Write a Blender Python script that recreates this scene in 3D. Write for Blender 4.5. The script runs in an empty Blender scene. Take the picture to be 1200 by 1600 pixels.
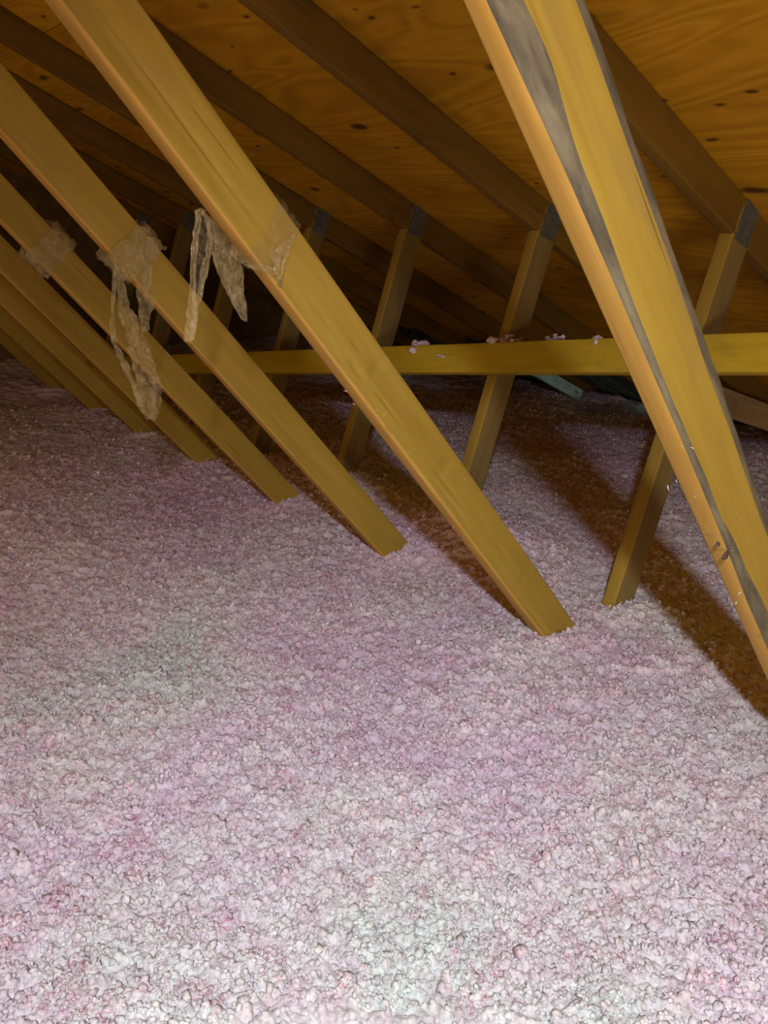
import bpy, bmesh, math, random
import numpy as np
from mathutils import Vector, Matrix

random.seed(7)
SC = bpy.context.scene
COL = SC.collection
R = math.radians

# ------------------------------------------------------------------ camera, light, exposure
H0 = 1.22                                   # height of the camera over the attic's ceiling boards
cam_d = bpy.data.cameras.new('camera')
cam = bpy.data.objects.new('camera', cam_d); COL.objects.link(cam)
cam.location = (0, 0, H0)
cam.rotation_euler = (R(90 - 19.744), 0, 0)
cam_d.sensor_fit = 'VERTICAL'; cam_d.sensor_height = 36.0
cam_d.lens = 1277.66 / 1600 * 36
cam_d.clip_start = .02; cam_d.clip_end = 60
SC.camera = cam

w = bpy.data.worlds.new('world'); SC.world = w; w.use_nodes = True
w.node_tree.nodes['Background'].inputs[0].default_value = (.9, .6, .35, 1)
w.node_tree.nodes['Background'].inputs[1].default_value = .0

SC.view_settings.view_transform = 'Standard'
SC.view_settings.look = 'None'
SC.view_settings.gamma = 1.0
SC.view_settings.use_curve_mapping = False
SC.view_settings.exposure = 0.0

def aim(o, target):
    d = Vector(target) - o.location
    o.rotation_euler = d.to_track_quat('-Z', 'Y').to_euler()

# the headlamp of the person who stands here: just behind and above the lens
ld = bpy.data.lights.new('headlamp', 'SPOT')
lamp = bpy.data.objects.new('headlamp', ld); COL.objects.link(lamp)
lamp.location = (.011, -.328, H0 + .403)
aim(lamp, (.10, .61, .28))
ld.energy = 136; ld.color = (1, 1, 1); ld.spot_size = R(114); ld.spot_blend = 1.0
ld.shadow_soft_size = .03
# a white LED is cool on its axis and yellower towards the rim of its beam
ld.use_nodes = True; lnt = ld.node_tree
l_tc = lnt.nodes.new('ShaderNodeTexCoord'); l_sx = lnt.nodes.new('ShaderNodeSeparateXYZ'); l_ab = lnt.nodes.new('ShaderNodeMath'); l_ab.operation = 'ABSOLUTE'
l_r = lnt.nodes.new('ShaderNodeValToRGB'); le = l_r.color_ramp.elements
le[0].position = .45; le[0].color = (1, .87, .62, 1); le[1].position = .97; le[1].color = (.90, .97, 1, 1)
le_m = le.new(.78); le_m.color = (.95, .89, .99, 1)
lnt.links.new(l_tc.outputs['Normal'], l_sx.inputs[0]); lnt.links.new(l_sx.outputs[2], l_ab.inputs[0]); lnt.links.new(l_ab.outputs[0], l_r.inputs[0])
lnt.links.new(l_r.outputs[0], lnt.nodes['Emission'].inputs['Color'])
# added warm fill light behind the camera, made up to lift roof and shadows
fd = bpy.data.lights.new('warm_fill', 'AREA')
fill = bpy.data.objects.new('warm_fill', fd); COL.objects.link(fill)
fill.location = (.7, -1.7, .36); aim(fill, (1.4, 1.3, 2.0))
fd.shape = 'RECTANGLE'; fd.size = .9; fd.size_y = .9; fd.energy = 62; fd.color = (1.0, .72, .46)

# a warm work bulb standing in the attic to the left, outside the frame
bd = bpy.data.lights.new('work_bulb', 'POINT')
bulb = bpy.data.objects.new('work_bulb', bd); COL.objects.link(bulb)
bd.energy = 16; bd.color = (1.0, .70, .36); bd.shadow_soft_size = .16
# a little daylight that comes in through the soffit
sd = bpy.data.lights.new('soffit_daylight', 'AREA')
soffit = bpy.data.objects.new('soffit_daylight', sd); COL.objects.link(soffit)
sd.shape = 'RECTANGLE'; sd.size = .10; sd.size_y = .05; sd.energy = .09; sd.color = (.62, .95, 1.0)

# ------------------------------------------------------------------ frame of the trusses
AZ = 0.659160334
EX = Vector((math.cos(AZ), math.sin(AZ), 0))          # in-plane horizontal direction (towards the eave)
NY = Vector((-math.sin(AZ), math.cos(AZ), 0))         # from truss to truss (away to the left)
D1, SP = 1.1051, .61                                  # distance to the second truss, spacing
TRUSS = Matrix((( EX.x, NY.x, 0, 0), (EX.y, NY.y, 0, 0), (0, 0, 1, 0), (0, 0, 0, 1)))
def W3(e, n, z):                                      # truss frame (z from the lens) -> world
    return EX * e + NY * n + Vector((0, 0, z + H0))
TH = R(19.744)
bulb.location = W3(-1.1, 2.6, -.35)
soffit.location = W3(3.75, D1 + 2.12 * SP, -.86); aim(soffit, W3(3.25, D1 + 2.8 * SP, -.82))
def at(px, py, n):                                    # measured picture point -> point on the upright plane at distance n
    u, v, f = px - 600, py - 800, 1277.66
    d = Vector((u, f * math.cos(TH) - v * math.sin(TH), -f * math.sin(TH) - v * math.cos(TH)))
    return d * (n / d.dot(NY)) + Vector((0, 0, H0))

# ------------------------------------------------------------------ helpers
def tag(o, label=None, cat=None, group=None, kind=None):
    if label: o['label'] = label
    if cat: o['category'] = cat
    if group: o['group'] = group
    if kind: o['kind'] = kind
    return o
def mesh_obj(name, verts, faces, mats, parent=None, mat_ids=None, smooth=True, matrix=None):
    me = bpy.data.meshes.new(name)
    me.from_pydata([tuple(v) for v in verts], [], faces)
    for m in (mats if isinstance(mats, (list, tuple)) else [mats]): me.materials.append(m)
    if mat_ids: me.polygons.foreach_set('material_index', mat_ids)
    if smooth: me.polygons.foreach_set('use_smooth', [True] * len(me.polygons))
    me.update()
    o = bpy.data.objects.new(name, me); COL.objects.link(o)
    if matrix is not None: o.matrix_local = matrix
    if parent: o.parent = parent
    return o
def empty(name, matrix=None):
    o = bpy.data.objects.new(name, None); COL.objects.link(o)
    o.empty_display_size = .1
    if matrix is not None: o.matrix_local = matrix
    return o

# numpy noise -------------------------------------------------------
def _h(ix, iy, s):
    x = (ix.astype(np.int64) * 374761393 + iy.astype(np.int64) * 668265263 + s * 974634777) & 0xffffffff
    x = ((x ^ (x >> 13)) * 1274126177) & 0xffffffff
    x = ((x ^ (x >> 16)) * 2246822519) & 0xffffffff
    return ((x ^ (x >> 15)) & 0xffffff) / float(0xffffff)
def vnoise(x, y, s=0):
    ix, iy = np.floor(x), np.floor(y); fx, fy = x - ix, y - iy
    fx = fx * fx * (3 - 2 * fx); fy = fy * fy * (3 - 2 * fy)
    a, b = _h(ix, iy, s), _h(ix + 1, iy, s); c, d = _h(ix, iy + 1, s), _h(ix + 1, iy + 1, s)
    return (a + (b - a) * fx) * (1 - fy) + (c + (d - c) * fx) * fy
def fbm(x, y, s=0, o=3):
    r, a, t = 0, 1, 0
    for i in range(o): r = r + a * vnoise(x, y, s + i * 17); t += a; a *= .5; x = x * 2.03; y = y * 2.03
    return r / t
def worley(x, y, s=0):
    ix, iy = np.floor(x), np.floor(y)
    best = np.full(x.shape, 9.0); hid = np.zeros(x.shape)
    for dx in (-1, 0, 1):
        for dy in (-1, 0, 1):
            cx, cy = ix + dx, iy + dy
            px, py = cx + _h(cx, cy, s), cy + _h(cx, cy, s + 5)
            d = (px - x) ** 2 + (py - y) ** 2
            m = d < best; best = np.where(m, d, best); hid = np.where(m, _h(cx, cy, s + 9), hid)
    return np.sqrt(best), hid
_a1 = lambda v: np.array([float(v)])
def n1(x, s=0): return float(vnoise(_a1(x), _a1(.37), s)[0])
def n2(x, y, s=0): return float(vnoise(_a1(x), _a1(y), s)[0])

# ------------------------------------------------------------------ materials
def new_mat(name):
    m = bpy.data.materials.new(name); m.use_nodes = True
    nt = m.node_tree; b = nt.nodes['Principled BSDF']
    return m, nt, b
def ramp(nt, stops, interp='LINEAR'):
    r = nt.nodes.new('ShaderNodeValToRGB'); r.color_ramp.interpolation = interp
    e = r.color_ramp.elements
    while len(e) < len(stops): e.new(.5)
    for i, (p, c) in enumerate(stops): e[i].position = p; e[i].color = (*c, 1) if len(c) == 3 else c
    return r
def noise(nt, vec, scale, detail=4, rough=.55, dist=0.0):
    n = nt.nodes.new('ShaderNodeTexNoise'); n.inputs['Scale'].default_value = scale
    n.inputs['Detail'].default_value = detail; n.inputs['Roughness'].default_value = rough
    n.inputs['Distortion'].default_value = dist
    nt.links.new(vec, n.inputs['Vector']); return n
def mapping(nt, vec, scale=(1, 1, 1), loc=(0, 0, 0)):
    m = nt.nodes.new('ShaderNodeMapping'); m.inputs['Scale'].default_value = scale
    m.inputs['Location'].default_value = loc
    nt.links.new(vec, m.inputs['Vector']); return m.outputs[0]
def mix(nt, a, b, f, mode='MIX'):
    m = nt.nodes.new('ShaderNodeMix'); m.data_type = 'RGBA'; m.blend_type = mode
    for s, v in ((m.inputs['Factor'], f), (m.inputs['A'], a), (m.inputs['B'], b)):
        pass
    fac, A, B = m.inputs[0], m.inputs[6], m.inputs[7]
    for s, v in ((fac, f), (A, a), (B, b)):
        if hasattr(v, 'is_linked') or hasattr(v, 'node'): nt.links.new(v, s)
        elif isinstance(v, (int, float)): s.default_value = v
        else: s.default_value = (*v, 1)
    return m.outputs[2]
def math_n(nt, op, a, b=None):
    m = nt.nodes.new('ShaderNodeMath'); m.operation = op
    for s, v in zip(m.inputs, (a, b)):
        if v is None: continue
        if isinstance(v, (int, float)): s.default_value = v
        else: nt.links.new(v, s)
    return m.outputs[0]
def bump(nt, b, h, strength=.3, dist=.002):
    n = nt.nodes.new('ShaderNodeBump'); n.inputs['Strength'].default_value = strength
    n.inputs['Distance'].default_value = dist
    nt.links.new(h, n.inputs['Height']); nt.links.new(n.outputs[0], b.inputs['Normal'])
def obj_vec(nt):
    t = nt.nodes.new('ShaderNodeTexCoord'); oi = nt.nodes.new('ShaderNodeObjectInfo')
    a = nt.nodes.new('ShaderNodeVectorMath'); a.operation = 'ADD'
    s = nt.nodes.new('ShaderNodeVectorMath'); s.operation = 'SCALE'; s.inputs['Scale'].default_value = 23.0
    c = nt.nodes.new('ShaderNodeCombineXYZ')
    for i in range(3): nt.links.new(oi.outputs['Random'], c.inputs[i])
    nt.links.new(c.outputs[0], s.inputs[0]); nt.links.new(t.outputs['Object'], a.inputs[0]); nt.links.new(s.outputs[0], a.inputs[1])
    return a.outputs[0]

def lumber(name, dark, mid, light, stain=(.16, .12, .055), stain_amt=.5, rough=.62):
    """sawn softwood: long grain along local x, grey-brown stains, small knots"""
    m, nt, b = new_mat(name); v = obj_vec(nt)
    g = noise(nt, mapping(nt, v, (1.6, 26, 26)), 2.2, 5, .6, .35)
    broad = noise(nt, mapping(nt, v, (1.2, 7, 7)), 1.7, 3, .5, .4)
    base = ramp(nt, [(.28, dark), (.5, mid), (.74, light)])
    mixv = math_n(nt, 'ADD', math_n(nt, 'MULTIPLY', g.outputs[0], .45), math_n(nt, 'MULTIPLY', broad.outputs[0], .55))
    nt.links.new(mixv, base.inputs[0])
    st = noise(nt, mapping(nt, v, (2.0, 6, 6), (3, 1, 2)), 2.0, 4, .6, .5)
    sr = ramp(nt, [(.56, (0, 0, 0)), (.74, (1, 1, 1))]); nt.links.new(st.outputs[0], sr.inputs[0])
    c = mix(nt, base.outputs[0], stain, math_n(nt, 'MULTIPLY', sr.outputs[0], stain_amt))
    vo = nt.nodes.new('ShaderNodeTexVoronoi'); vo.inputs['Scale'].default_value = 3.1; vo.inputs['Randomness'].default_value = 1
    nt.links.new(mapping(nt, v, (1.1, 3.0, 3.0)), vo.inputs['Vector'])
    kr = ramp(nt, [(.035, (1, 1, 1)), (.09, (0, 0, 0))]); nt.links.new(vo.outputs['Distance'], kr.inputs[0])
    c = mix(nt, c, (.09, .045, .012), math_n(nt, 'MULTIPLY', kr.outputs[0], .75))
    ck = noise(nt, mapping(nt, v, (1.0, 34, 34), (7, 2, 5)), 2.6, 3, .6, .25)          # fine checks along the grain
    cr = ramp(nt, [(.70, (0, 0, 0)), (.76, (1, 1, 1))]); nt.links.new(ck.outputs[0], cr.inputs[0])
    c = mix(nt, c, tuple(x * .3 for x in dark), math_n(nt, 'MULTIPLY', cr.outputs[0], .7))
    nt.links.new(c, b.inputs['Base Color']); b.inputs['Roughness'].default_value = rough
    b.inputs['Specular IOR Level'].default_value = .25
    fine = noise(nt, mapping(nt, v, (9, 140, 140)), 2, 3, .6)
    bump(nt, b, math_n(nt, 'ADD', g.outputs[0], math_n(nt, 'MULTIPLY', fine.outputs[0], .5)), .35, .0015)
    return m
M_WEB = lumber('yellow_spruce', (.235, .158, .022), (.305, .212, .030), (.365, .262, .044), stain_amt=.35)
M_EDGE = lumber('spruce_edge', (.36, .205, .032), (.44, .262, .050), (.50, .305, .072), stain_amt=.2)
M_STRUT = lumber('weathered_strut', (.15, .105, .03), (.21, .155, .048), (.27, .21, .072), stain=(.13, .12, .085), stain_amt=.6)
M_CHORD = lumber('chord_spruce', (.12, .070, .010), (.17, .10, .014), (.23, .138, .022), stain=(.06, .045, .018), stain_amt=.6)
M_BRACE = lumber('brace_spruce', (.36, .265, .016), (.47, .355, .022), (.55, .42, .035), stain_amt=.35)
M_CYAN_LIT = lumber('cyan_lit_board', (.32, .62, .57), (.45, .78, .72), (.58, .85, .80), stain=(.05, .09, .08), stain_amt=.5)  # wood at the eave, cyan light on it put into the base colour

def bark():
    m, nt, b = new_mat('grey_wane'); v = obj_vec(nt)
    g = noise(nt, mapping(nt, v, (3, 14, 14)), 4, 6, .65, .4)
    r = ramp(nt, [(.3, (.045, .038, .022)), (.5, (.10, .088, .05)), (.68, (.165, .145, .08)), (.8, (.15, .16, .115))])
    nt.links.new(g.outputs[0], r.inputs[0]); nt.links.new(r.outputs[0], b.inputs['Base Color'])
    b.inputs['Roughness'].default_value = .8
    bump(nt, b, g.outputs[0], .6, .004); return m
M_BARK = bark()

def plywood():
    m, nt, b = new_mat('plywood_veneer'); v = obj_vec(nt)
    # rotary-cut veneer: contour lines of a stretched noise field, long way along local x
    f = noise(nt, mapping(nt, v, (.55, 2.3, 1)), 1.6, 2, .45, .7)
    bands = math_n(nt, 'SINE', math_n(nt, 'MULTIPLY', f.outputs[0], 95.0))
    fine = noise(nt, mapping(nt, v, (2.2, 26, 1)), 3, 4, .6, .2)
    t = math_n(nt, 'ADD', math_n(nt, 'MULTIPLY', bands, .11), math_n(nt, 'ADD', math_n(nt, 'MULTIPLY', f.outputs[0], .5), math_n(nt, 'MULTIPLY', fine.outputs[0], .42)))
    r = ramp(nt, [(.25, (.37, .19, .007)), (.5, (.50, .265, .011)), (.72, (.59, .325, .018))])
    nt.links.new(t, r.inputs[0]); c = r.outputs[0]
    for sc, lo, hi, off, stren in ((5.0, .07, .15, 0, .9), (8.5, .05, .10, 4.7, .85)):
        vo = nt.nodes.new('ShaderNodeTexVoronoi'); vo.inputs['Scale'].default_value = sc
        wv = noise(nt, v, 9, 2)
        add = nt.nodes.new('ShaderNodeVectorMath'); add.operation = 'MULTIPLY_ADD'
        add.inputs[1].default_value = (.04, .04, 0); nt.links.new(wv.outputs[1], add.inputs[0])
        nt.links.new(mapping(nt, v, (.65, 1.5, 0), (off, off, 0)), add.inputs[2])
        nt.links.new(add.outputs[0], vo.inputs['Vector'])
        kr = ramp(nt, [(lo, (1, 1, 1)), (hi, (0, 0, 0))]); nt.links.new(vo.outputs['Distance'], kr.inputs[0])
        c = mix(nt, c, (.055, .022, .006), math_n(nt, 'MULTIPLY', kr.outputs[0], stren))
    nt.links.new(c, b.inputs['Base Color']); b.inputs['Roughness'].default_value = .7
    b.inputs['Specular IOR Level'].default_value = .2
    bump(nt, b, t, .25, .002); return m
M_PLY = plywood()

def wool():
    m, nt, b = new_mat('pink_white_glass_wool')
    t = nt.nodes.new('ShaderNodeTexCoord'); v = t.outputs['Object']
    big = noise(nt, v, 1.7, 3, .55, .3)
    r = ramp(nt, [(.34, (.77, .655, .80)), (.46, (.80, .73, .825)), (.60, (.80, .79, .81)), (.72, (.73, .81, .79))])
    nt.links.new(big.outputs[0], r.inputs[0])
    mid = noise(nt, v, 24, 3, .6)
    mr = ramp(nt, [(.36, (.80, .56, .68)), (.58, (1, 1, 1))]); nt.links.new(mid.outputs[0], mr.inputs[0])
    c = mix(nt, r.outputs[0], mr.outputs[0], .42, 'MULTIPLY')
    # crimson fibres: thin squiggles, only in patches
    sp = noise(nt, v, 62, 3, .6, .8)
    ln = math_n(nt, 'ABSOLUTE', math_n(nt, 'SUBTRACT', sp.outputs[0], .5))
    sr = ramp(nt, [(.010, (1, 1, 1)), (.036, (0, 0, 0))]); nt.links.new(ln, sr.inputs[0])
    pt = noise(nt, v, 16, 4, .65); pr = ramp(nt, [(.50, (0, 0, 0)), (.64, (1, 1, 1))]); nt.links.new(pt.outputs[0], pr.inputs[0])
    c = mix(nt, c, (.50, .07, .19), math_n(nt, 'MULTIPLY', math_n(nt, 'MULTIPLY', sr.outputs[0], pr.outputs[0]), .72))
    gr = noise(nt, v, 150, 3, .7); gm = ramp(nt, [(.34, (.54, .50, .54)), (.56, (1, 1, 1))]); nt.links.new(gr.outputs[0], gm.inputs[0])
    c = mix(nt, c, gm.outputs[0], .7, 'MULTIPLY')
    nt.links.new(c, b.inputs['Base Color']); b.inputs['Roughness'].default_value = .85
    b.inputs['Specular IOR Level'].default_value = .15
    f = noise(nt, v, 330, 4, .7)
    bump(nt, b, f.outputs[0], .55, .003)
    return m
M_WOOL = wool()

def plain(name, col, rough=.6, metal=0.0, nscale=30, amt=.3, bstr=.2):
    m, nt, b = new_mat(name); v = obj_vec(nt)
    n = noise(nt, v, nscale, 4); r = ramp(nt, [(.3, tuple(x * (1 - amt) for x in col)), (.7, tuple(min(1, x * (1 + amt)) for x in col))])
    nt.links.new(n.outputs[0], r.inputs[0]); nt.links.new(r.outputs[0], b.inputs['Base Color'])
    b.inputs['Roughness'].default_value = rough; b.inputs['Metallic'].default_value = metal
    bump(nt, b, n.outputs[0], bstr, .002); return m
M_PLATE = plain('galvanised_steel', (.13, .15, .135), .6, .4, 60, .3)
M_BAFFLE = plain('black_vent_plastic', (.05, .075, .065), .5)
M_GYP = plain('ceiling_board', (.55, .52, .47), .9)
M_DECK = plain('roof_felt', (.05, .045, .04), .9)
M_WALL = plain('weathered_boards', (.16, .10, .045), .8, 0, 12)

def film(name, lo, hi, col):
    m, nt, b = new_mat(name); v = obj_vec(nt)
    n = noise(nt, v, 70, 4, .6, .6); n_b = noise(nt, mapping(nt, v, (1, 1, .3)), 130, 3, .6, .8)
    b.inputs['Base Color'].default_value = (*col, 1); b.inputs['Roughness'].default_value = .2
    b.inputs['Specular IOR Level'].default_value = .8
    bump(nt, b, n_b.outputs[0], .8, .006)
    tr = nt.nodes.new('ShaderNodeBsdfTransparent'); tr.inputs[0].default_value = (.96, .95, .9, 1)
    mx = nt.nodes.new('ShaderNodeMixShader')
    r = ramp(nt, [(.35, (lo, lo, lo)), (.65, (hi, hi, hi))]); nt.links.new(n.outputs[0], r.inputs[0])
    nt.links.new(r.outputs[0], mx.inputs[0]); nt.links.new(tr.outputs[0], mx.inputs[1]); nt.links.new(b.outputs[0], mx.inputs[2])
    nt.links.new(mx.outputs[0], nt.nodes['Material Output'].inputs['Surface'])
    return m
M_FILM = film('clear_poly_film', .22, .5, (.50, .41, .19))
M_CLEAR = film('very_clear_poly_film', .05, .2, (.45, .38, .22))

# ------------------------------------------------------------------ boards
def board(name, parent, p0, p1, width, n0, thick=.038, mats=(None, None, None), seed=0, step=.05,
          wane=None, relief=None, mw=4, mn=2, world=None):
    """a sawn timber. p0,p1: (e, z) of the centre line in the truss plane; n0: distance of the face that looks at us.
    local x = length, y = upper side of the width, z = towards us. wane: {corner: f(x)->(along width, along thickness)};
    relief(x, y) -> height on the wide face."""
    if world is None:
        a = Vector((p0[0], n0 + thick / 2, p0[1] + H0)); b = Vector((p1[0], n0 + thick / 2, p1[1] + H0))
        zax = Vector((0, -1, 0))
    else:
        a, b, zax = world
    L = (b - a).length; xax = (b - a).normalized(); yax = zax.cross(xax).normalized(); zax = xax.cross(yax)
    mtx = Matrix(((xax.x, yax.x, zax.x, a.x), (xax.y, yax.y, zax.y, a.y), (xax.z, yax.z, zax.z, a.z), (0, 0, 0, 1)))
    hw, ht = width / 2, thick / 2
    corners = [(1, 1), (-1, 1), (-1, -1), (1, -1)]            # (y, z): top-front, bottom-front, bottom-back, top-back
    face_n = [(0, 1), (-1, 0), (0, -1), (1, 0)]               # face that follows each corner
    ns = max(2, int(L / step)); verts = []; ids = []; ring = None
    rng = random.Random(seed)
    for i in range(ns + 1):
        x = L * i / ns; pts = []; kinds = []
        rad = []
        for c in range(4):
            if wane and c in wane: rad.append(wane[c](x))
            else:
                r0 = .0028 + .0022 * n1(x * 5 + c * 31 + seed * 7.3, 3)
                rad.append((r0, r0))
        for c in range(4):
            sy, sz = corners[c]; ru, rv = rad[c]
            cy, cz = sy * (hw - ru), sz * (ht - rv)
            pf = face_n[c - 1]; nf = face_n[c]
            for q in (0, .33, .67, 1):                         # arc from the previous face's normal to the next one's
                ang = q * math.pi / 2
                dy = pf[0] * math.cos(ang) + nf[0] * math.sin(ang); dz = pf[1] * math.cos(ang) + nf[1] * math.sin(ang)
                k = 1.0
                if wane and c in wane and 0 < q < 1: k = .86 + .22 * n2(x * 22, q * 9 + c, seed + 4)
                pts.append((cy + dy * ru * k, cz + dz * rv * k)); kinds.append(('w' if q < 1 else 'f', c))
            c2 = (c + 1) % 4; ru2, rv2 = rad[c2]
            sy2, sz2 = corners[c2]; nfy, nfz = nf
            st = (cy + nfy * ru, cz + nfz * rv)
            en = (sy2 * (hw - ru2) + nfy * ru2, sz2 * (ht - rv2) + nfz * rv2)
            m = mw if c % 2 == 0 else mn
            for j in range(1, m):
                t = j / m; y = st[0] + (en[0] - st[0]) * t; z = st[1] + (en[1] - st[1]) * t
                h = .0012 * (n2(x * 6, y * 40 + c * 9, seed) - .5)
                if relief and c == 0: h += relief(x, y)
                pts.append((y + nfy * h, z + nfz * h)); kinds.append(('f', c))
        if ring is None: ring = len(pts); kk = kinds
        dxe = 0
        verts += [(x, y, z) for y, z in pts]
    faces = []
    for i in range(ns):
        for j in range(ring):
            j2 = (j + 1) % ring
            faces.append((i * ring + j, i * ring + j2, (i + 1) * ring + j2, (i + 1) * ring + j))
            k, c = kk[j]
            if k == 'w': ids.append(2 if (wane and c in wane) else (0 if c % 2 == 0 else 1))
            else: ids.append(0 if c % 2 == 0 else 1)
    faces.append(tuple(range(ring))); ids.append(1)
    faces.append(tuple(ns * ring + j for j in reversed(range(ring)))); ids.append(1)
    o = mesh_obj(name, verts, faces, [mats[0], mats[1], mats[2] or M_BARK], parent, ids, True, mtx)
    o.data.set_sharp_from_angle(angle=R(50)) if hasattr(o.data, 'set_sharp_from_angle') else None
    return o

CW, SW = math.cos(R(-50.5)), math.sin(R(-50.5))
def web_pt(x, off): return (CW * x - SW * off, SW * x + CW * off)       # along / across the diagonal webs
CR, SR = math.cos(R(-26.5)), math.sin(R(-26.5))
def roof_pt(s, off): return (CR * s - SR * off, SR * s + CR * off)      # along / across the roof slope
ROOF = .9045

# ------------------------------------------------------------------ setting: floor, roof, walls
def box_faces(): return [(0, 1, 2, 3), (7, 6, 5, 4), (0, 4, 5, 1), (1, 5, 6, 2), (2, 6, 7, 3), (3, 7, 4, 0)]
def slab(name, pts, depth_vec, mat, parent=None):
    v = [Vector(p) for p in pts]; v += [p + Vector(depth_vec) for p in v]
    return mesh_obj(name, v, box_faces(), mat, parent, None, False)
E0, E1, N0_, N1_ = -5.0, 4.6, -2.6, 5.55
fl = slab('floor', [W3(E0, N0_, -H0), W3(E1, N0_, -H0), W3(E1, N1_, -H0), W3(E0, N1_, -H0)], (0, 0, -.02), M_GYP)
tag(fl, 'ceiling boards under the loose insulation', kind='structure')
ridge_s = -.76
def rp(s, n, off): e, z = roof_pt(s, off); return W3(e, n, z)
up = (EX * -SR + Vector((0, 0, CR)))
ce = slab('ceiling', [rp(ridge_s, N0_, ROOF + .016), rp(5.3, N0_, ROOF + .016), rp(5.3, N1_, ROOF + .016), rp(ridge_s, N1_, ROOF + .016)], up * .02, M_DECK)
tag(ce, 'sloping plywood roof deck seen from below', kind='structure')
seam = .598
def sheet(s0, s1, na, nb):
    g = .0015
    c = rp((s0 + s1) / 2, (na + nb) / 2, ROOF + .0005)
    x = NY; y = -(EX * CR + Vector((0, 0, SR))); z = x.cross(y)
    mtx = Matrix(((x.x, y.x, z.x, c.x), (x.y, y.y, z.y, c.y), (x.z, y.z, z.z, c.z), (0, 0, 0, 1)))
    hx, hy = (nb - na) / 2 - g, (s1 - s0) / 2 - g; t = .012 if z.dot(up) > 0 else -.012
    v = [(-hx, -hy, 0), (hx, -hy, 0), (hx, hy, 0), (-hx, hy, 0)]; v += [(a, b, t) for a, b, _ in v]
    o = mesh_obj('plywood_sheet', v, box_faces(), M_PLY, None, None, False, mtx)
    o.parent = ce
for j, (s0, s1) in enumerate([(ridge_s + .02, seam), (seam, seam + 1.22), (seam + 1.22, seam + 2.44), (seam + 2.44, seam + 3.66), (seam + 3.66, 5.28)]):
    na = D1 - SP * (3 if j % 2 == 0 else 5) + .019
    edges = [N0_] + [x for x in (na + 2.44 * q for q in range(-1, 5)) if N0_ + .2 < x < N1_ - .2] + [N1_]
    for a, b in zip(edges[:-1], edges[1:]): sheet(s0, s1, a, b)
rt = roof_pt(ridge_s, ROOF + .016)                      # the other slope, behind us
l0 = (rt[0], rt[1]); l1 = (rt[0] - 5.0 * CR, rt[1] + 5.0 * SR)
cl = slab('ceiling_left', [W3(l0[0], N0_, l0[1]), W3(l0[0], N1_, l0[1]), W3(l1[0], N1_, l1[1]), W3(l1[0], N0_, l1[1])], (EX * SR + Vector((0, 0, CR))) * .02, M_PLY)
tag(cl, 'plywood roof deck of the other slope', kind='structure')
def gable(name, n, t):
    pr = [(E0, -H0), (E1, -H0), (roof_pt(5.3, ROOF)[0], -H0), roof_pt(5.3, ROOF), (l0[0], l0[1] - .015), (l1[0], l1[1])]
    pts = [W3(a, n, b) for a, b in pr]; k = len(pts); pts += [p + NY * t for p in pts]
    f = [tuple(range(k)), tuple(reversed(range(k, 2 * k)))] + [(i, i + k, (i + 1) % k + k, (i + 1) % k) for i in range(k)]
    return mesh_obj(name, pts, f, M_WALL, None, None, False)
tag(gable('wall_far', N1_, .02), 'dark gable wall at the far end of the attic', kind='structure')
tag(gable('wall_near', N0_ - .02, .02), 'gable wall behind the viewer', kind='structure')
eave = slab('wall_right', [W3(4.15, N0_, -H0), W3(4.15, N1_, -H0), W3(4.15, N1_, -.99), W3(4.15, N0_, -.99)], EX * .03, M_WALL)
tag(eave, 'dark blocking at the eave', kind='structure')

# ------------------------------------------------------------------ loose insulation
WEBS = [(1.37, D1 + SP * k + .019) for k in range(-1, 7)]
STRUTS = [(1.64, D1 + SP * k + .019) for k in range(-1, 7)]
def surf(X, Y):
    e = X * EX.x + Y * EX.y; n = X * NY.x + Y * NY.y
    z = -.938 + .05 * (fbm(X * 1.1 + 5, Y * 1.1, 3, 3) - .5) + .035 * (fbm(X * 4.3, Y * 4.3, 11, 3) - .5)
    for we, wn in WEBS: z = z + .018 * np.exp(-(((e - we) / .11) ** 2 + ((n - wn) / .09) ** 2))
    for we, wn in STRUTS: z = z + .018 * np.exp(-(((e - we) / .10) ** 2 + ((n - wn) / .08) ** 2))
    z = z + .075 * np.exp(-(((e - 1.64) / .17) ** 2 + ((n - D1 - SP) / .26) ** 2)) + .05 * np.exp(-(((e - 1.64) / .17) ** 2 + ((n - D1 - 2 * SP) / .26) ** 2))
    z = z - .10 * np.clip((e - 3.7) / .4, 0, 1)
    z = z + .10 * np.clip((n - 4.6) / .9, 0, 1)
    return z
def fluff(X, Y):
    wx = X + .012 * (fbm(X * 60, Y * 60, 21, 2) - .5); wy = Y + .012 * (fbm(X * 60, Y * 60, 22, 2) - .5)
    a, ha = worley(wx / .034, wy / .034, 31); b, hb = worley(wx / .0145, wy / .0145, 41); c, hc = worley(wx / .0075, wy / .0075, 51)
    h = .009 * (.35 + .9 * ha) * (1 - np.minimum(a, 1) ** 2) + .012 * (.3 + hb) * (1 - np.minimum(b, 1) ** 2) + .006 * (.4 + hc) * (1 - np.minimum(c, 1) ** 2)
    return h - .012
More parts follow.
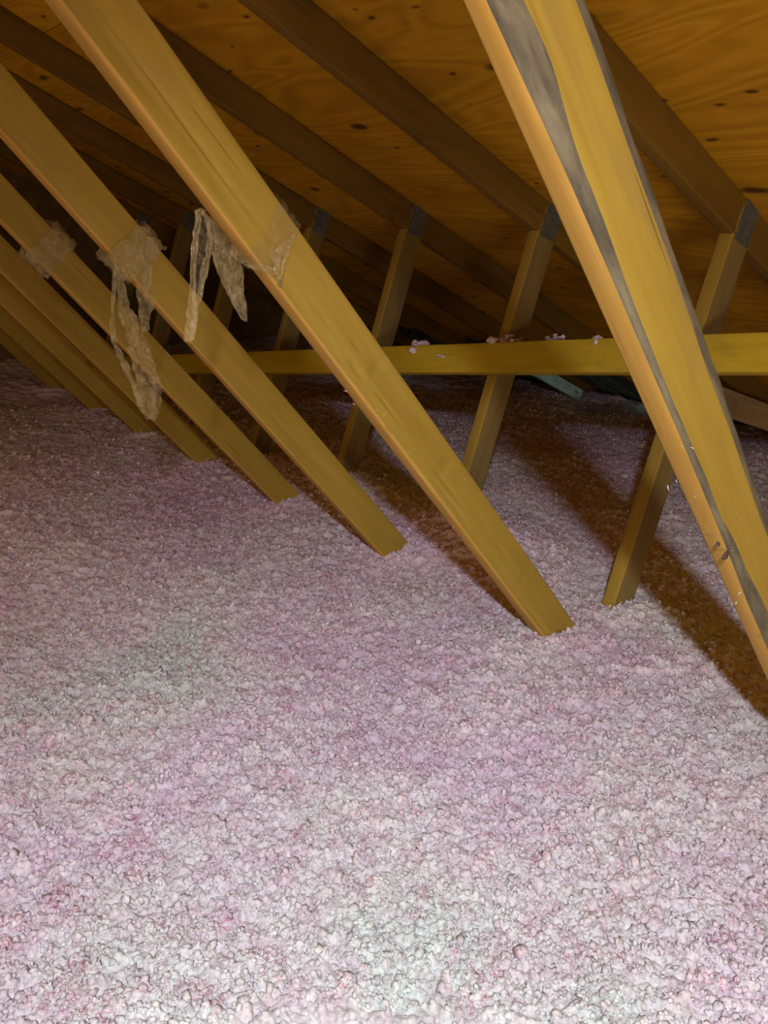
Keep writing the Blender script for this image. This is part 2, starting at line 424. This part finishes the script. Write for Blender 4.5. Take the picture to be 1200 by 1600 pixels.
def insulation():
    r = [.42]
    while r[-1] < 8.3: r.append(r[-1] * 1.00275)
    r = np.array(r); th = np.arange(R(-50), R(52), .0029)
    RR, TT = np.meshgrid(r, th, indexing='ij')
    X = RR * np.sin(TT); Y = RR * np.cos(TT)
    fade = np.clip((9.5 - RR) / 6, .25, 1)
    Z = surf(X, Y) + fluff(X, Y)
    # sideways wobble makes the tufts overhang a little
    X = X + .0035 * (fbm(X * 90, Y * 90, 61, 2) - .5); Y = Y + .0035 * (fbm(X * 90 + 9, Y * 90, 62, 2) - .5)
    nr, nth = RR.shape
    idx = np.arange(nr * nth).reshape(nr, nth)
    q = np.stack([idx[:-1, :-1], idx[:-1, 1:], idx[1:, 1:], idx[1:, :-1]], -1).reshape(-1, 4)[:, ::-1]
    e = X * EX.x + Y * EX.y; n = X * NY.x + Y * NY.y
    ok = ((e < 4.1) & (n < N1_ - .01) & (e > E0) & (n > N0_)).reshape(-1)
    q = q[ok[q].all(1)]
    P = np.stack([X, Y, Z + H0], -1).reshape(-1, 3)
    # coarse remainder round the back
    th2 = np.linspace(R(52), R(310), 160); r2 = np.geomspace(.42, 7.5, 60)
    R2, T2 = np.meshgrid(r2, th2, indexing='ij'); X2 = R2 * np.sin(T2); Y2 = R2 * np.cos(T2)
    Z2 = surf(X2, Y2) + .6 * fluff(X2, Y2)
    i2 = np.arange(X2.size).reshape(X2.shape) + len(P)
    q2 = np.stack([i2[:-1, :-1], i2[:-1, 1:], i2[1:, 1:], i2[1:, :-1]], -1).reshape(-1, 4)[:, ::-1]
    P2 = np.stack([X2, Y2, Z2 + H0], -1).reshape(-1, 3)
    e2 = P2[:, 0] * EX.x + P2[:, 1] * EX.y; m2 = P2[:, 0] * NY.x + P2[:, 1] * NY.y
    ok2 = np.concatenate([np.zeros(len(P), bool), (e2 < 4.1) & (m2 < N1_) & (e2 > E0 + .4) & (m2 > N0_)])
    q2 = q2[ok2[q2].all(1)]
    # tufts: little lumps lying loose on the surface
    rng = np.random.default_rng(5)
    NT = 52000
    rr = .75 * np.exp(rng.random(NT) ** .8 * math.log(4.6 / .75)); tt = rng.uniform(R(-33), R(36), NT)
    tx, ty = rr * np.sin(tt), rr * np.cos(tt); tz = surf(tx, ty) + fluff(tx, ty)
    sz = np.minimum(np.exp(rng.normal(math.log(.0030), .33, NT)), .0065)
    keep = (tx * EX.x + ty * EX.y < 3.5) & (tx * NY.x + ty * NY.y < N1_ - .1)
    tx, ty, tz, sz = tx[keep], ty[keep], tz[keep], sz[keep]; NT = len(tx)
    bm = bmesh.new(); bmesh.ops.create_icosphere(bm, subdivisions=1, radius=1); bm.verts.ensure_lookup_table()
    bv = np.array([v.co[:] for v in bm.verts]); bf = np.array([[v.index for v in f.verts] for f in bm.faces]); bm.free()
    A = rng.normal(size=(NT, 3, 3)); Q, _ = np.linalg.qr(A); S3 = rng.uniform(.4, 1.7, (NT, 1, 3))
    jit = rng.uniform(.6, 1.4, (NT, len(bv), 1))
    tv = np.einsum('nij,nkj->nki', Q, bv[None] * jit * S3) * sz[:, None, None] + np.stack([tx, ty, tz + H0 + sz * .25], -1)[:, None]
    tf = (bf[None] + (np.arange(NT) * len(bv))[:, None, None]).reshape(-1, 3) + len(P) + len(P2)
    V = np.concatenate([P, P2, tv.reshape(-1, 3)])
    quads = np.concatenate([q, q2])
    used = np.zeros(len(V), bool); used[quads.ravel()] = True; used[tf.ravel()] = True
    remap = np.cumsum(used) - 1; V = V[used]; quads = remap[quads]; tf = remap[tf]
    me = bpy.data.meshes.new('loose_insulation')
    me.vertices.add(len(V)); me.vertices.foreach_set('co', V.astype(np.float32).ravel())
    nl = quads.size + tf.size
    me.loops.add(nl); me.loops.foreach_set('vertex_index', np.concatenate([quads.ravel(), tf.ravel()]).astype(np.int32))
    npoly = len(quads) + len(tf); me.polygons.add(npoly)
    st = np.concatenate([np.arange(len(quads)) * 4, quads.size + np.arange(len(tf)) * 3]).astype(np.int32)
    me.polygons.foreach_set('loop_start', st)
    me.polygons.foreach_set('use_smooth', np.ones(npoly, bool))
    me.materials.append(M_WOOL); me.update(calc_edges=True); me.validate()
    o = bpy.data.objects.new('loose_insulation', me); COL.objects.link(o)
    tag(o, 'pinkish white loose blown-in insulation fluff covering the whole attic floor', 'insulation', kind='stuff')
insulation()

# ------------------------------------------------------------------ trusses
def wane_fn(w0, w1, t0, t1, fr, seed):
    def f(x):
        a = n1(x * fr, seed); b = n1(x * fr * 2.7, seed + 3); k = .65 * a + .35 * b
        return (w0 + (w1 - w0) * k, t0 + (t1 - t0) * (.6 * k + .4 * n1(x * fr * 1.7, seed + 8)))
    return f
def seam_fn(x):
    w_ = np.interp(x, [1.0, 1.15, 1.3, 1.45, 1.65, 1.8, 1.95, 2.15], [.026, .024, .014, .009, .007, .009, .015, .021])
    return (w_ * (.75 + .5 * n1(x * 14, 71)) , .5 * w_ * (.7 + .6 * n1(x * 11, 72)))
def dents(spots, seed, amp=.0015):
    def f(x, y):
        h = amp * (n2(x * 9, y * 30, seed) - .5)
        for (sx, sy, lx, ly, d) in spots:
            q = ((x - sx) / lx) ** 2 + ((y - sy) / ly) ** 2
            if q < 6: h -= d * math.exp(-q)
        return h
    return f
truss_labels = {
    -1: 'nearest roof truss on the right, its thick diagonal web edged with grey bark',
    0: 'roof truss whose long diagonal web carries a torn clear plastic collar and two hanging strips',
    1: 'roof truss whose smooth diagonal web has long shredded plastic streamers hanging off it',
    2: 'roof truss whose diagonal web wears only a crumpled plastic collar at left',
    3: 'bare roof truss just behind the one with the crumpled plastic collar',
    4: 'second bare roof truss behind the collared ones, its web ending in insulation under the streamers',
    5: 'third bare roof truss behind the collared ones, dim at the left',
    6: 'farthest dark roof truss at the left, before the gable wall'}
def plate(parent, e, z, ang, w, h, n_front):
    """toothed nail plate: a thin bevelled sheet with rows of punched slots standing a little proud"""
    ca, sa = math.cos(ang), math.sin(ang); v = []; f = []
    def quad_box(x0, x1, y0, y1, d0, d1):
        b = len(v)
        for d in (d0, d1):
            for x, y in ((x0, y0), (x1, y0), (x1, y1), (x0, y1)):
                v.append((e + ca * x - sa * y, n_front - d, z + H0 + sa * x + ca * y))
        f.extend([tuple(b + i for i in q) for q in box_faces()])
    quad_box(-h / 2, h / 2, -w / 2, w / 2, -.0003, .0012)
    ny_, nx_ = 6, int(h / .02)
    for i in range(nx_):
        for j in range(ny_):
            x = -h / 2 + (i + .5) * h / nx_; y = -w / 2 + (j + .5) * w / ny_
            quad_box(x - .006, x + .006, y - .0016, y + .0016, .0012, .0022)
    return mesh_obj('nail_plate', v, f, M_PLATE, parent, None, False)
WEB_MATS = (M_WEB, M_EDGE, M_BARK); CLEAN = (M_WEB, M_EDGE, M_EDGE)
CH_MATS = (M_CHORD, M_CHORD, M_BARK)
trusses = {}
for k in range(-1, 7):
    n = D1 + SP * k
    if k == -1: n = .495
    t = empty('roof_truss', TRUSS.copy()); trusses[k] = t
    tag(t, truss_labels[k], 'truss', 'roof trusses in a row')
    lo = .441; hi = .527
    if k == -1: lo, hi = .475, .562
    c = (lo + hi) / 2; wd = hi - lo
    x_top = -.95; x_bot = 1.86
    wane = None; rel = None; step = .06; mw = 4
    if k == -1:
        wane = {1: seam_fn, 0: wane_fn(.010, .024, .003, .010, 3, 73)}
        rel = dents([(1.0, .01, .02, .02, .002), (.5, -.005, .1, .004, .0022), (.72, .0, .13, .003, .0015), (1.1, -.012, .16, .003, .002), (.86, .02, .05, .004, .0015)], 5)
        step = .012; mw = 14
    elif k == 0:
        wane = {1: wane_fn(.001, .006, .002, .007, 3, 75)}
        rel = dents([(.27, -.006, .13, .0022, .0050), (.33, -.02, .05, .010, .003), (.16, -.02, .06, .008, .003), (.58, -.012, .05, .003, .002),
                     (.69, -.018, .022, .006, .005), (.66, .006, .018, .004, .003), (.72, .012, .010, .022, .003), (.78, -.014, .05, .0025, .003),
                     (.98, .004, .010, .024, .003), (1.02, -.012, .05, .003, .004), (1.05, -.026, .06, .003, .003), (1.24, .002, .02, .004, .002),
                     (1.36, .01, .008, .02, .002), (1.6, 0, .03, .003, .003), (1.5, -.03, .07, .003, .003)], 6, .0022)
        step = .008; mw = 22
        # local x runs from the top end of the board
        base_rel = rel
        rel = (lambda x, y, g=base_rel: g(x + x_top, y))
    wb = board('diagonal_web', t, web_pt(x_top, c), web_pt(x_bot, c), wd, n, mats=WEB_MATS if k == -1 else CLEAN, seed=20 + k, step=step, wane=wane, relief=rel, mw=mw)
    if k == -1: tag(wb, 'thick yellow diagonal board with grey bark along its edges')
    elif k == 0: tag(wb, 'yellow diagonal board with a long crack and dents')
    # short strut, standing square to the roof
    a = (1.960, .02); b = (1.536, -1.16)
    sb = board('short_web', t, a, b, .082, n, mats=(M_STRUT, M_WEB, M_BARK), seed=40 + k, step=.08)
    # top chord
    cc = ROOF - .0445
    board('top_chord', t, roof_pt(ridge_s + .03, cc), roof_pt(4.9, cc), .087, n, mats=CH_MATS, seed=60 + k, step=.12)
    plate(t, 1.958, .005, math.atan2(1.18, .424), .064, .13, n)

M_KNOT = plain('dark_knot', (.045, .026, .014), .7, 0, 60, .5)
def knot(root, px, py, n, ru, rv, ang):
    c = TRUSS.inverted() @ at(px, py, n); v = [c + Vector((0, -.0022, 0))]; f = []
    for ring, (q, h) in enumerate(((.6, -.0016), (1.0, .002))):
        for i in range(14):
            t = 2 * math.pi * i / 14; k = q * (1 + .18 * math.sin(3 * t + ru * 900))
            x, z = ru * k * math.cos(t), rv * k * math.sin(t)
            v.append(c + Vector((x * math.cos(ang) - z * math.sin(ang), h, x * math.sin(ang) + z * math.cos(ang))))
    for i in range(14):
        j = (i + 1) % 14; f += [(0, 1 + i, 1 + j), (1 + i, 15 + i, 15 + j, 1 + j)]
    mesh_obj('knot', v, f, M_KNOT, root)
for q in ((1122, 851, .499, .0045, .0035, .2), (1134, 869, .498, .0075, .005, .5)): knot(trusses[-1], *q)
# ------------------------------------------------------------------ long brace nailed across the struts
ba = Vector((1.802, D1 + .57 * SP, -.358)) * .9725; bb = Vector((1.700, D1 + 3.25 * SP, -.578)) * .9725
dirb = (bb - ba).normalized()
A_ = ba - dirb * 1.75; B_ = ba + dirb * 3.0
Aw, Bw = W3(*A_), W3(*B_)
zax = -(EX - Vector((0, 0, .364))).normalized()
br = board('brace_board', None, None, None, .0895, 0, mats=(M_BRACE, M_BRACE, M_BARK), seed=90, step=.03, mw=8, world=(Bw, Aw, zax),
           relief=dents([(2.6, 0, .12, .002, .003), (2.2, .01, .06, .003, .002), (2.9, .03, .1, .002, .003)], 8))
tag(br, 'long yellow board nailed across the short webs, level with the middle of the picture', 'board')

# ------------------------------------------------------------------ vent chutes at the eave, loose board
def chute(k, label):
    n0, n1_ = D1 + SP * k + .075, D1 + SP * (k + 1) - .035
    s0, s1 = (3.6 if k < 2 else 3.25), 4.15; v = []; f = []
    prof = []
    wch = n1_ - n0
    for i, (t, d) in enumerate([(0, .006), (.06, .006), (.1, .045), (.3, .045), (.34, .012), (.4, .012), (.44, .045), (.58, .045), (.62, .012), (.68, .012), (.72, .045), (.9, .045), (.94, .006), (1, .006)]):
        prof.append((n0 + wch * t, d))
    ns = 56
    for i in range(ns + 1):
        s = s0 + (s1 - s0) * i / ns; rib = .004 if i % 2 else 0
        for nn, d in prof: v.append(rp(s, nn, ROOF - d - (rib if d > .03 else rib * .4)))
    for i in range(ns + 1):
        s = s0 + (s1 - s0) * i / ns; rib = .004 if i % 2 else 0
        for nn, d in prof: v.append(rp(s, nn, ROOF - d + .0025 - (rib if d > .03 else rib * .4)))
    m = len(prof); o2 = (ns + 1) * m
    for i in range(ns):
        for j in range(m - 1):
            q = (i * m + j, i * m + j + 1, (i + 1) * m + j + 1, (i + 1) * m + j)
            f.append(q); f.append(tuple(reversed([x + o2 for x in q])))
    o = mesh_obj('vent_chute', v, f, M_BAFFLE, None, None, False)
    tag(o, label, 'vent', 'ribbed vent chutes between the rafters at the eave')
for k, l in ((1, 'dark ribbed vent chute at the eave hidden mostly behind the bark-edged web'),
             (2, 'dark ribbed vent chute beside the end of the board with cyan light painted in'), (3, 'dark ribbed vent chute behind the lit short web under the brace'),
             (4, 'dark ribbed vent chute under the brace, left of the lit short web'), (5, 'dark ribbed vent chute far left of the short webs, next to the gable')):
    chute(k, l)
M_GREYB = lumber('grey_board', (.38, .31, .18), (.52, .43, .26), (.66, .56, .36), stain=(.12, .10, .06), stain_amt=.6)
ngb = D1 + .97 * SP - .04
gb = board('wood_board', None, None, None, .10, 0, .036, mats=(M_GREYB, M_GREYB, M_BARK), seed=97, world=(at(1085, 612, ngb), at(1236, 666, ngb), -NY), step=.03)
tag(gb, 'grey-brown rough board sloping down at the eave, right of the bark-edged web', 'board')
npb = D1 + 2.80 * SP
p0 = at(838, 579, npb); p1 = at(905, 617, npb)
pale = board('wood_board', None, None, None, .06, 0, .03, mats=(M_CYAN_LIT, M_CYAN_LIT, M_BARK), seed=95, world=(p0, p1, -NY), step=.04)
tag(pale, 'board end with cyan light painted into its colour, sloping down at the eave under the brace', 'board')

# ------------------------------------------------------------------ clumps of insulation lying on the brace
def clump(name, c, r, seed, n=9, flat=.7):
    rng = random.Random(seed); v = []; f = []
    bm = bmesh.new(); bmesh.ops.create_icosphere(bm, subdivisions=3, radius=1)
    bv = [x.co.copy() for x in bm.verts]; bf = [tuple(x.index for x in q.verts) for q in bm.faces]; bm.free()
    for i in range(n):
        o = Vector((rng.gauss(0, .45), rng.gauss(0, .45), rng.gauss(0, .3) * flat)) * r if i else Vector()
        rad = r * rng.uniform(.18, .40); b0 = len(v)
        sc = Vector((rng.uniform(.7, 1.4), rng.uniform(.7, 1.4), rng.uniform(.6, 1.1)))
        for p in bv:
            k = 1 + .9 * (n2(p.x * 2.2 + i * 7, p.y * 2.2 + p.z * 3.1, seed) - .5) + .9 * (n2(p.x * 6 + i, p.z * 5 + p.y * 4, seed + 1) - .5)
            v.append(Vector(c) + o + Vector((p.x * sc.x, p.y * sc.y, p.z * sc.z)) * rad * k)
        f += [tuple(b0 + j for j in q) for q in bf]
    # loose curls
    for i in range(n):
        a = Vector(c) + Vector((rng.gauss(0, .5), rng.gauss(0, .5), rng.uniform(-.2, .5))) * r
        d = Vector((rng.gauss(0, 1), rng.gauss(0, 1), rng.gauss(.3, .7))).normalized() * r * rng.uniform(.35, .65)
        s = d.cross(Vector((.3, .5, .8))).normalized() * r * .03; u = d.cross(s).normalized() * r * .03
        b0 = len(v); k = 5
        for j in range(k + 1):
            t = j / k; p = a + d * t + u * 10 * math.sin(t * 3.0); w_ = 1 - .8 * t
            v += [p + s * w_, p - s * .5 * w_ + u * w_, p - s * .5 * w_ - u * w_]
        for j in range(k):
            for q in range(3):
                f.append((b0 + j * 3 + q, b0 + j * 3 + (q + 1) % 3, b0 + j * 3 + 3 + (q + 1) % 3, b0 + j * 3 + 3 + q))
    return mesh_obj(name, v, f, M_WOOL)
mB = EX - Vector((0, 0, .364))
def brace_at(px, py, lift=0):                          # measured point on the front of the brace
    u, vv, ff = px - 600, py - 800, 1277.66
    d = Vector((u, ff * math.cos(TH) - vv * math.sin(TH), -ff * math.sin(TH) - vv * math.cos(TH)))
    return d * (1.859 / d.dot(mB)) + Vector((0, 0, H0)) + (EX - Vector((0, 0, .364))).normalized() * lift
for i, (px, py, r, lift, lab) in enumerate([
        (650, 541, .034, .004, 'pink-white insulation clump draped over the brace, leftmost of the row'),
        (778, 529, .026, .02, 'rounded insulation clump on the brace just left of the short web'),
        (800, 531, .015, .02, 'small insulation clump on the brace at the foot of the short web'),
        (851, 529, .012, .016, 'small insulation clump on the brace, left one of a close pair'),
        (863, 526, .017, .02, 'insulation clump on the brace, right one of a close pair'),
        (927, 528, .019, .016, 'insulation clump on the brace beside the bark-edged diagonal web'),
        (691, 556, .013, -.004, 'thin insulation tuft clinging to the front of the brace')]):
    o = clump('insulation_clump', brace_at(px, py, lift), r, 300 + i, 13)
    tag(o, lab, 'insulation', 'insulation clumps on the brace')
far = clump('insulation_clump', at(411, 540, D1 + SP * 5 + .3), .03, 320, 5)
bpy.data.objects.remove(far)

# white flecks stuck to the webs
def fleck(px, py, n, size, seed, lab, grp):
    rng = random.Random(seed); p = at(px, py, n)
    d = Vector((rng.gauss(0, 1), rng.gauss(0, .3), rng.gauss(0, 1))).normalized() * size
    s = d.cross(NY).normalized() * size * .28; u = NY * size * .25; v = []; f = []
    for j in range(5):
        t = j / 4 - .5; w_ = 1 - abs(t) * 1.4; b = p + d * t * 2 + s * math.sin(t * 4 + seed)
        v += [b + s * w_, b + u * w_, b - s * w_, b - u * w_]
    for j in range(4):
        for q in range(4): f.append((j * 4 + q, j * 4 + (q + 1) % 4, j * 4 + 4 + (q + 1) % 4, j * 4 + 4 + q))
    f += [(0, 1, 2, 3), (19, 18, 17, 16)]
    o = mesh_obj('insulation_fleck', v, f, M_WOOL); tag(o, lab, 'fleck', grp)
ORD = ['first', 'second', 'third', 'fourth', 'fifth', 'sixth', 'seventh', 'eighth', 'ninth', 'tenth', 'eleventh', 'twelfth']
for i, (px, py, s) in enumerate(sorted([(1150, 942, .005), (1156, 927, .005), (1081, 700, .0035), (1044, 762, .005), (1057, 752, .0035), (1065, 697, .0025),
                                 (1086, 776, .0025), (1108, 800, .002), (1144, 860, .003), (1151, 803, .002), (1183, 838, .002), (1113, 875, .002)], key=lambda q: q[1])):
    fleck(px, py, .492, s * .6, 400 + i, 'white insulation fleck on the bark-edged nearest web, ' + ORD[i] + ' from the top', 'flecks on the nearest web')
for i, (px, py, s) in enumerate(sorted([(540, 611, .005), (553, 632, .004), (588, 641, .003), (600, 648, .003), (699, 741, .004), (725, 749, .004), (757, 807, .003),
                                 (708, 824, .003), (811, 916, .003), (834, 914, .003), (640, 708, .003), (660, 720, .003)], key=lambda q: q[1])):
    fleck(px, py, D1 - .003, s * .7, 440 + i, 'white insulation fleck on the dented web below its plastic collar, ' + ORD[i] + ' from the top', 'flecks on the second web')

# ------------------------------------------------------------------ torn plastic film
def film_sheet(name, parent, rows, seed, nx=9, sub=8, crumple=.006, mat=None):
    """rows: (left point, right point); smoothly interpolated, then crumpled"""
    rows = [(Vector(a), Vector(b)) for a, b in rows]; v = []; f = []; m = len(rows); L = []
    for i in range(m - 1):
        for j in range(sub):
            t = j / sub; t2 = t * t * (3 - 2 * t)
            L.append((rows[i][0].lerp(rows[i + 1][0], t2), rows[i][1].lerp(rows[i + 1][1], t2)))
    L.append(rows[-1])
    for i, (a, b) in enumerate(L):
        wdt = (b - a).length
        for j in range(nx + 1):
            t = j / nx; p = a.lerp(b, t)
            h = (n2(i * .35, j * .8, seed) - .5) * 2 + (n2(i * .9, j * 1.7, seed + 1) - .5) + .8 * abs(((j * .5 + n1(i * .2, seed) * 2) % 1) - .5)
            edge = (n1(i * 1.1, seed + 5 + (j > nx / 2) * 3) - .5) * .06 * wdt if j in (0, nx) else 0
            v.append(p - NY * h * crumple + (b - a).normalized() * edge if wdt > 1e-5 else p)
    w1 = nx + 1
    for i in range(len(L) - 1):
        for j in range(nx): f.append((i * w1 + j, i * w1 + j + 1, (i + 1) * w1 + j + 1, (i + 1) * w1 + j))
    return mesh_obj(name, v, f, mat or M_FILM, parent)
def collar(parent, n0, c, wd, xs, seed, lift=.004, crumple=.005, nx=10, mat=None):
    """band of film wound once round a web. xs: (start, end) along the web for front-bottom, front-top, back-top, back-bottom"""
    hw = wd / 2; cyc = [(-hw, 1), (hw, 1), (hw, -1), (-hw, -1)]; pts = []
    for q in range(4):
        y0, z0 = cyc[q]; y1, z1 = cyc[(q + 1) % 4]; m = 12 if q % 2 == 0 else 5
        for j in range(m):
            t = j / m; pts.append((y0 + (y1 - y0) * t, z0 + (z1 - z0) * t, [xs[q][i] + (xs[(q + 1) % 4][i] - xs[q][i]) * t for i in (0, 1)]))
    v = []; f = []; m = len(pts)
    for i, (y, zz, (a, b)) in enumerate(pts):
        for j in range(nx + 1):
            t = j / nx; x = a + (b - a) * t
            g = lift + crumple * abs(n2(i * .7, j * .9, seed) * 2 - 1) + crumple * .8 * n2(i * 1.7, j * 2.1, seed + 2)
            x += (n2(i * .8, j * .3, seed + 7) - .5) * .012
            e, z = web_pt(x, c + y + math.copysign(g, y) * min(1, abs(y) / hw * 1.1))
            v.append(W3(e, n0 + .019 - zz * (.019 + g), z))
    w1 = nx + 1
    for i in range(m):
        for j in range(nx): f.append((i * w1 + j, i * w1 + j + 1, ((i + 1) % m) * w1 + j + 1, ((i + 1) % m) * w1 + j))
    return mesh_obj('collar', v, f, mat or M_FILM, parent)
WC, WW = .484, .086
# 1: on the second web
n = D1
t1 = empty('plastic_film', Matrix.Translation(W3(*[web_pt(.42, WC)[0], n - .01, web_pt(.42, WC)[1]])))
tag(t1, 'torn clear plastic collar with two hanging pointed strips on the dented diagonal web', 'plastic film')
inv = t1.matrix_local.inverted()
def child(o, root): o.parent = root; o.matrix_parent_inverse = root.matrix_basis.inverted(); return o
child(collar(None, n, WC, WW, [(.425, .47), (.40, .45), (.385, .44), (.36, .45)], 501, lift=.002, crumple=.003, mat=M_CLEAR), t1)
a = lambda x, y, d=0: at(x, y, n + d)
child(film_sheet('torn_flap', None, [(a(418, 398, -.008), a(462, 362, -.008)), (a(424, 418, -.012), a(452, 392, -.012)), (a(430, 434, -.011), a(444, 418, -.011)), (a(435, 447, -.006), a(439, 446, -.006))], 502, crumple=.005), t1)
child(film_sheet('torn_flap', None, [(a(360, 378, .05), a(372, 388, .03)), (a(360, 398, .05), a(392, 404, .02)), (a(376, 412, .02), a(420, 414, -.006)), (a(404, 424, -.004), a(432, 430, -.008))], 503, crumple=.004), t1)
B = .060
def rows(*q, d=B): return [(a(x0, y0, d), a(x1, y1, d)) for x0, y0, x1, y1 in q]
child(film_sheet('hanging_strip', None, rows((312, 324, 322, 328), (305, 329, 315, 338), (301, 368, 310, 370), (297.5, 407, 307, 408), (293, 473, 305, 470), (291, 499, 308, 499), (286, 534, 298, 535)), 504, 6, crumple=.003), t1)
child(film_sheet('hanging_strip', None, rows((316, 328, 334, 342), (319, 345, 333, 352), (325, 369, 331, 372), (319, 402, 329, 400), (311, 435, 322, 435), (306, 465, 313, 473), (300, 498, 309, 501), (292, 529, 301, 532), d=B + .006), 505, 6, crumple=.003), t1)
child(film_sheet('clear_membrane', None, rows((311, 336, 322, 342), (309, 372, 325, 374), (306, 410, 320, 408), (303, 440, 313, 440), (301, 470, 309, 470), d=B + .004), 507, 7, crumple=.005, mat=M_CLEAR), t1)
child(film_sheet('hanging_strip', None, rows((331, 340, 350, 358), (332, 362, 356, 374), (330.5, 393, 366, 396), (340, 426, 380, 421), (354, 459, 381, 455), (366, 480, 386, 480), (378, 500, 386, 503), d=B + .02), 506, 8, crumple=.002), t1)
# 2: on the third web
n = D1 + SP
t2 = empty('plastic_film', Matrix.Translation(W3(*[web_pt(.48, WC)[0], n - .01, web_pt(.48, WC)[1]])))
tag(t2, 'shredded clear plastic streamers trailing down from a collar on the smooth diagonal web', 'plastic film')
child(collar(None, n, WC, WW, [(.445, .515), (.45, .515), (.45, .51), (.44, .51)], 511, crumple=.010), t2)
a = lambda x, y, d=-.02: at(x, y, n + d)
child(film_sheet('streamer', None, [(a(177, 400), a(190, 410)), (a(174, 440), a(181, 442)), (a(171, 490), a(176, 490)), (a(173, 535), a(182, 535)), (a(186, 565), a(196, 560)), (a(205, 600), a(212, 598)), (a(216, 640), a(226, 642))], 512, 5, crumple=.008), t2)
child(film_sheet('streamer', None, [(a(178, 410), a(196, 418)), (a(180, 440), a(193, 440)), (a(184, 480), a(200, 478)), (a(190, 510), a(218, 500)), (a(197, 540), a(230, 540)), (a(206, 575), a(242, 570)), (a(214, 600), a(250, 600)), (a(211, 612), a(256, 606)), (a(213, 635), a(250, 645)), (a(226, 654), a(240, 656))], 513, 9, crumple=.012), t2)
child(film_sheet('streamer', None, [(a(213, 366), a(240, 372)), (a(214, 420), a(238, 410)), (a(213, 455), a(236, 458)), (a(216, 480), a(240, 480)), (a(218, 500), a(234, 500)), (a(224, 518), a(230, 518))], 514, 7, crumple=.008), t2)
# 3: on the fourth web
n = D1 + 2 * SP
t3 = empty('plastic_film', Matrix.Translation(W3(*[web_pt(.5, WC)[0], n - .01, web_pt(.5, WC)[1]])))
tag(t3, 'crumpled clear plastic collar without strips, leftmost on the diagonal webs', 'plastic film')
child(collar(None, n, WC, WW, [(.465, .54), (.455, .53), (.45, .53), (.46, .54)], 521, lift=.006, crumple=.014), t3)
